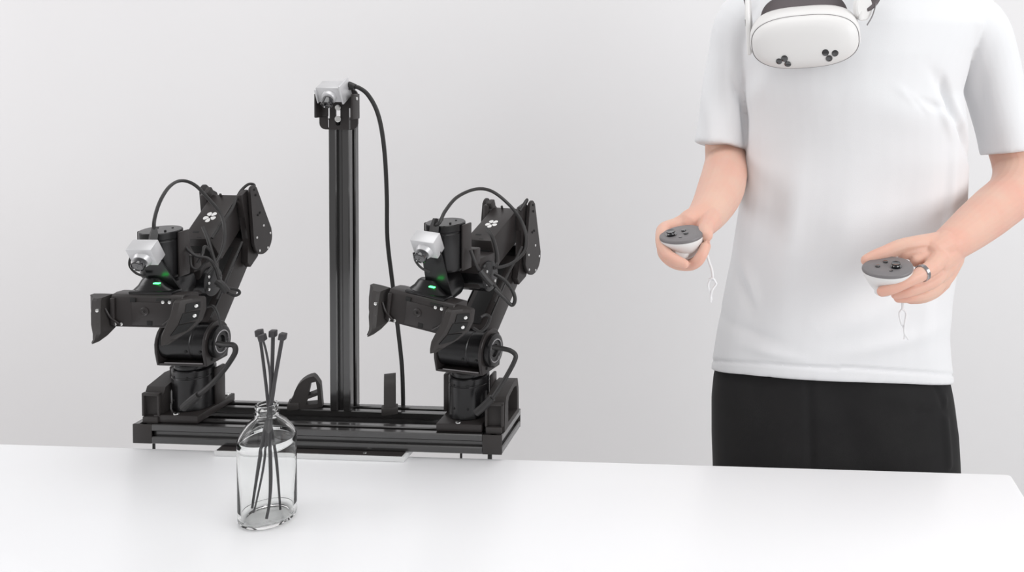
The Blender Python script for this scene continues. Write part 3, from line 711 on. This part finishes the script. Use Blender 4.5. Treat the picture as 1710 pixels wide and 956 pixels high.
sleeve([S5(1570, 10, 1.50, .05, .06), S5(1625, 45, 1.505, .056, .07), S5(1648, 100, 1.515, .053, .068), S5(1662, 160, 1.52, .050, .066), S5(1675, 215, 1.515, .047, .063), S5(1682, 255, 1.51, .0455, .061)])
bmS = remesh(sh, .0032, 9, .5)
def to_px(p):
    q_ = p-V((0, 0, CAMZ)); z_ = q_.dot(fwd); return CX+F_PX*q_.dot(rt)/z_, CY-F_PX*q_.dot(up)/z_
# folds: soft ridges and creases, each a stroke on the front of the cloth given in metres on the x-z plane
def stroke(x0, y0, x1, y1, width, amp, d=1.36):
    a = C(x0, y0, d); b = C(x1, y1, d); return (V((a.x, a.z)), V((b.x, b.z)), width, amp)
folds = [
    stroke(1583, 140, 1604, 200, .0065, -.011), stroke(1601, 192, 1640, 266, .007, -.010), stroke(1570, 175, 1592, 225, .007, .004), stroke(1600, 175, 1625, 235, .012, .006), stroke(1560, 120, 1590, 165, .010, -.004),
    stroke(1535, 168, 1592, 188, .007, -.003), stroke(1500, 150, 1545, 185, .007, .0025), stroke(1515, 160, 1540, 186, .005, -.0025),
    stroke(1243, 150, 1248, 240, .005, -.006), stroke(1225, 130, 1240, 180, .007, -.004), stroke(1250, 180, 1300, 120, .02, .004),
    stroke(1265, 230, 1222, 560, .018, .004), stroke(1300, 300, 1255, 560, .022, -.004), stroke(1330, 300, 1310, 520, .020, .004),
    stroke(1235, 470, 1250, 520, .008, -.004), stroke(1245, 450, 1262, 510, .008, .004), stroke(1390, 520, 1520, 430, .030, -.005), stroke(1360, 560, 1500, 500, .025, .004),
    stroke(1420, 300, 1410, 480, .03, .003), stroke(1520, 260, 1500, 420, .03, -.003), stroke(1590, 300, 1570, 560, .016, -.004), stroke(1605, 240, 1592, 420, .010, .004), stroke(1545, 420, 1560, 600, .02, .003),
    stroke(1440, 170, 1580, 200, .03, .004), stroke(1290, 150, 1440, 160, .04, .003),
    stroke(1650, 60, 1690, 240, .012, -.004), stroke(1665, 60, 1655, 230, .012, .004), stroke(1175, 120, 1185, 240, .010, .003), stroke(1205, 60, 1215, 235, .012, -.004),
    stroke(1200, 555, 1300, 575, .010, -.002), stroke(1420, 590, 1580, 560, .014, .0025), stroke(1240, 590, 1330, 600, .008, .002),
]
bmS.normal_update()
zt_l, zt_r = C(1187, 594, 1.475).z, C(1588, 622, 1.475).z
for v in bmS.verts:
    if v.normal.y < .35:
        q_ = V((v.co.x, v.co.z)); dsp = 0
        for a, b, wd, am in folds:
            ab = b-a; L2 = ab.length_squared; t = max(-.25, min(1.25, (q_-a).dot(ab)/L2)); dd = (q_-(a+ab*t)).length
            if dd < wd*3:
                e_ = max(0, min(1, 1-abs(t-.5)*1.35+.1)); dsp += 1.5*am*exp(-(dd/wd)**2)*e_
        dsp += .0012*sin(q_.x*23+q_.y*9)*sin(q_.y*13+1)
        v.co += v.normal*dsp*min(1, (.35-v.normal.y)*2)
    # stitched hem line: a shallow groove above the lower edge, and at the sleeve hems
    X, Y = to_px(v.co)
    yl = 598+(X-1187)/401*27
    if X > 1150 and abs(Y-yl-8) < 60 and v.co.z < 1.0:
        g = exp(-((Y-yl-(4 if X < 1400 else 1))/2.4)**2); v.co -= v.normal*.0032*g
obj('t_shirt', bmS, M['shirt'], person, ang=180)

# ---- trousers
tr = B()
tr.rings([ring_at(y, a_, b_, 1.478, h_, ex=x_, front=f_) for y, a_, b_, h_, f_, x_ in ((598, 1215, 1560, .092, .02, 2.1), (622, 1192, 1582, .104, .01, 2.2), (660, 1188, 1590, .110, .0, 2.3), (720, 1188, 1597, .116, 0, 2.5), (790, 1190, 1601, .116, 0, 2.5), (850, 1196, 1600, .112, 0, 2.5), (900, 1205, 1594, .10, 0, 2.5))])
for xa_, xb_, xc_ in ((1292, 1285, 1290), (1500, 1512, 1518)):
    a, b, c__ = C(xa_, 760, 1.48), C(xb_, 1000, 1.48), C(xc_, 1300, 1.48)
    ft = V((c__.x, 1.50, .06))
    tr.limb([(a.x, a.y, a.z, .105), (b.x, b.y, b.z, .092), (c__.x, 1.49, .45, .078), (ft.x, ft.y, ft.z+.02, .070)], seg=24)
bmT = remesh(tr, .0055, 6, .5); bmT.normal_update()
pf = [stroke(1352, 640, 1356, 800, .006, -.004), stroke(1330, 660, 1300, 790, .03, .004), stroke(1400, 670, 1450, 790, .03, -.004), stroke(1480, 660, 1560, 690, .02, .003), stroke(1570, 650, 1592, 710, .004, -.003), stroke(1540, 700, 1590, 705, .006, -.002),
      stroke(1592, 700, 1596, 790, .006, .004), stroke(1230, 650, 1250, 790, .03, .003)]
for v in bmT.verts:
    if v.normal.y < .3:
        q_ = V((v.co.x, v.co.z)); dsp = 0
        for a, b, wd, am in pf:
            ab = b-a; t = max(-.1, min(1.1, (q_-a).dot(ab)/ab.length_squared)); dd = (q_-(a+ab*t)).length
            if dd < wd*3: dsp += am*exp(-(dd/wd)**2)
        v.co += v.normal*dsp
obj('trousers', bmT, M['pants'], person, ang=180)
for xc_ in (1290, 1518):
    c__ = C(xc_, 1300, 1.48); b = B()
    b.rings([[V((c__.x+cos(t)*w_, 1.44+o_+sin(t)*l_, z_)) for t in [2*pi*i/28 for i in range(28)]] for z_, w_, l_, o_ in ((.0, .046, .135, 0), (.022, .049, .138, 0), (.045, .046, .128, .004), (.065, .042, .09, .04), (.085, .040, .055, .062), (.10, .039, .05, .064))])
    obj('shoe', b, M['shoe'], person)

# ------------------------------------------------------------------ headset hanging at the chest
hs = thing('vr_headset', 'white virtual reality headset hanging at the chest with two clusters of dark lenses', 'headset', C(1345, 70, 1.33))
# local axes: x right, y away from the viewer, z up along the face; the face leans so that it looks slightly upward
HT = Matrix.Translation(C(1344, 72, 1.262)) @ Matrix.Rotation(radians(-6), 4, 'Y') @ Matrix.Rotation(radians(8), 4, 'X') @ Matrix.Rotation(radians(-7), 4, 'Z')
def selR(sx, sz, y, oz=0, ex=2.7, n=64, flat=0):
    out = []
    for j in range(n):
        t = 2*pi*j/n; c1, s1 = cos(t), sin(t)
        X = sx*abs(c1)**(2/ex)*(1 if c1 > 0 else -1); Z = sz*abs(s1)**(2/ex)*(1 if s1 > 0 else -1)
        out.append(V((X, y+.10*X*X*8*.5, Z+oz)))
    return out
bw, bh = .0800, .0395
shell = B().rings([selR(bw*f_, bh*g_, y_, oz, e_) for f_, g_, y_, oz, e_ in ((.985, .97, .0175, 0, 2.6), (1.0, .995, .0180, 0, 2.6), (1.015, 1.05, .021, .002, 2.6), (1.03, 1.10, .030, .003, 2.7), (1.03, 1.12, .045, .005, 2.8), (1.0, 1.10, .058, .006, 3), (.97, 1.07, .062, .006, 3))])
so = obj('visor_shell', shell, M['white'], hs, HT, ang=50)
fp = B().rings([selR(bw*f_, bh*g_, y_, 0, e_) for f_, g_, y_, e_ in ((.02, .02, -.0002, 2), (.35, .35, .0002, 2.2), (.6, .6, .0014, 2.4), (.8, .8, .0042, 2.5), (.92, .92, .0085, 2.6), (.975, .975, .0130, 2.6), (.985, .985, .0165, 2.6), (.97, .97, .0172, 2.6))])
from mathutils.bvhtree import BVHTree
bmesh.ops.recalc_face_normals(fp.bm, faces=fp.bm.faces); fp.bm.normal_update()
FBVH = BVHTree.FromBMesh(fp.bm)
fo_ = obj('front_cover', fp, M['white'], hs, HT, ang=50)
sg = B().rings([selR(bw*f_, bh*g_, y_, 0, 2.6) for f_, g_, y_ in ((.99, .985, .0164), (1.000, 1.003, .0168), (1.000, 1.003, .0178), (.99, .985, .0182))], closed=True, cap=False)
obj('seam', sg, M['grey'], hs, HT)
HTI = HT.inverted()
def on_face(x, y):                                   # where the sight line meets the cover
    c = V((0, 0, CAMZ)); d = C(x, y, 1)-c
    p, n_, _, _ = FBVH.ray_cast(HTI @ c, (HTI.to_3x3() @ d).normalized()); return p, (n_ if n_.y < 0 else -n_)
for x_, y_, rr_ in ((1301, 102.5, .0047), (1310, 98, .0051), (1315.5, 107.5, .0050), (1378.5, 88, .0051), (1394.5, 89, .0050), (1384.5, 97.5, .0050)):
    p, nr = on_face(x_, y_)
    o = obj('tracking_lens', B().cyl(p+nr*-.002, p+nr*.0009, rr_, seg=28, bev=.0005), M['lens'], fo_, HT)
# face interface behind, strap arms
obj('face_foam', B().rings([selR(bw*.86, bh*g_, y_, oz, 2.8) for g_, y_, oz in ((1.0, .058, .006), (1.28, .078, .016), (1.25, .092, .018))]), M['foam'], hs, HT)
for s in (-1, 1):
    lz = -.016 if s < 0 else .022
    a = B().prism([(s*(bw*1.02), .030, lz), (s*(bw*1.02), .060, lz+.006), (s*(bw*1.0), .085, .030), (s*(bw*.99), .092, .085), (s*(bw*.99), .070, .088), (s*(bw*1.01), .045, .045)], (s*.007, 0, 0), .002)
    ar = obj('strap_arm', a, M['white'], hs, HT)
    if s < 0: obj('slot', B().box((-bw*1.02-.0075, .052, .026), (-bw*1.02-.005, .056, .037), .0005), M['dark'], ar, HT)  # dark block on the arm paints the shade inside a slot
    if s > 0: 
        obj('pivot_disc', B().lathe((s*(bw*1.02)+.005, .052, .040), (1, -.9, .0), [(.019, 0), (.0195, .002), (.0195, .006), (.017, .008), (.002, .0085)]), M['white'], ar, HT)
    T2 = [HT @ V((s*(bw*.97)+s*.008, .075, .050)), HT @ V((s*.080, .088, .095)), C(1425+s*62, -55, 1.42), C(1427+s*62, -105, 1.475), C(1427+s*40, -120, 1.56)]
    obj('strap', B().tube(T2, .013, flat=.25), M['foam'], hs)
obj('side_strap', B().tube([C(1444, 17, 1.30), C(1453, 12, 1.305), C(1462, 0, 1.32), C(1470, -22, 1.35)], .0085, flat=.5), M['foam'], hs)
obj('strap_edge', B().tube([C(1463, 6, 1.30), C(1457, 26, 1.295), C(1448, 42, 1.29)], .0010), M['grey'], hs)
obj('back_strap', B().tube([C(1387, -120, 1.56), C(1427, -122, 1.585), C(1467, -120, 1.56)], .013, flat=.25), M['foam'], hs)

# ------------------------------------------------------------------ controllers
def controller(label, cen, yaw, rollz, tilt, ln, wd, cordpts, stick, btns, menu):
    T = Matrix.Translation(cen) @ Matrix.Rotation(rollz, 4, 'Y') @ Matrix.Rotation(tilt, 4, 'X') @ Matrix.Rotation(yaw, 4, 'Z')
    c = thing('controller', label, 'controller', cen, 'pair of hand controllers')
    def ring(f, g, z_, ox=0, oy=0, n=44):
        out = []
        for j in range(n):
            t = 2*pi*j/n; X = ln*cos(t)*f; Y = wd*sin(t)*(1+.12*cos(t))*g; out.append(V((X+ox, Y+oy, z_)))
        return out
    obj('face', B().rings([ring(1.0, 1.0, -.0032), ring(1.01, 1.01, -.0016), ring(1.0, 1.0, .0005), ring(.95, .94, .0014), ring(.5, .5, .0010), ring(.05, .05, .0008)]), M['grey'], c, T, ang=60)
    s = -1 if stick[0] < 0 else 1
    bd = B().rings([ring(1.0, 1.0, -.0034), ring(1.0, 1.0, -.0052), ring(.92, .93, -.010, -s*.001), ring(.74, .78, -.019, -s*.003, .001), ring(.55, .60, -.028, -s*.005, .004), ring(.42, .48, -.036, -s*.005, .010), ring(.36, .44, -.045, -s*.004, .020), ring(.34, .42, -.058, -s*.003, .036), ring(.34, .42, -.070, 0, .056), ring(.26, .34, -.074, 0, .063)])
    bo = obj('grip_body', bd, M['white'], c, T, ang=60)
    obj('trigger', B().rings([[V((s*.003+.0105*cos(t)*f_, -.0125-dy+.002*sin(t), -.0215+.0085*sin(t)*f_)) for t in [2*pi*i/24 for i in range(24)]] for dy, f_ in ((0, 1.05), (.0035, 1.0), (.0055, .8), (.006, .3))]), M['white'], c, T, ang=50)
    st = obj('thumbstick', B().lathe((stick[0], stick[1], .0010), (0, 0, 1), [(.0078, 0), (.0080, .0008), (.0048, .0012), (.0040, .0026), (.0062, .0038), (.0066, .0048), (.0058, .0056), (.0030, .0050), (.0005, .0049)], seg=28), M['lens'], c, T)
    for bx, by in btns: obj('button', B().cyl((bx, by, .0008), (bx, by, .0026), .0034, seg=20, bev=.0005), M['lens'], c, T)
    obj('menu_button', B().cyl((menu[0], menu[1], .0008), (menu[0], menu[1], .0018), .0024, seg=16, bev=.0003), M['lens'], c, T)
    cd = B().tube([C(*p) for p in cordpts[0]], .0018)
    co_ = obj('wrist_cord', cd, M['cord'], c)
    for pts in cordpts[1:]: 
        obj('cord_loop', B().tube([C(*p) for p in pts], .0014), M['cord'], co_)
    return T
controller('white controller with a dark grey face held in the hand nearer the robot arms', C(1138, 391, 1.160), radians(4), radians(-7), radians(12), .0300, .0270,
    [[(1174, 400, 1.17), (1183, 434, 1.185), (1189, 452, 1.185), (1190, 468, 1.185)], [(1190, 466, 1.185), (1196, 474, 1.186), (1190, 484, 1.184), (1187, 496, 1.185), (1187, 505, 1.185)], [(1190, 466, 1.185), (1184, 471, 1.184), (1183, 480, 1.185), (1187, 492, 1.186), (1188, 502, 1.185)],
     [(1184, 467, 1.183), (1190, 465, 1.181), (1194, 469, 1.184)]], (-.0140, .000), ((.0035, .0075), (.0060, -.0030)), (-.002, -.013))
controller('white controller with dark grey face in the ringed hand in front of the shirt', C(1482, 446, 1.150), radians(-4), radians(-5), radians(14), .0340, .0280,
    [[(1506, 480, 1.18), (1507, 505, 1.185), (1507, 518, 1.185)], [(1507, 516, 1.185), (1513, 524, 1.186), (1511, 540, 1.184), (1510, 556, 1.185), (1517, 567, 1.185)], [(1507, 516, 1.185), (1502, 524, 1.184), (1505, 540, 1.185), (1511, 552, 1.186), (1510, 567, 1.185)]], (.0110, -.002), ((-.0130, .0005), (-.001, .0120)), (.003, -.014))
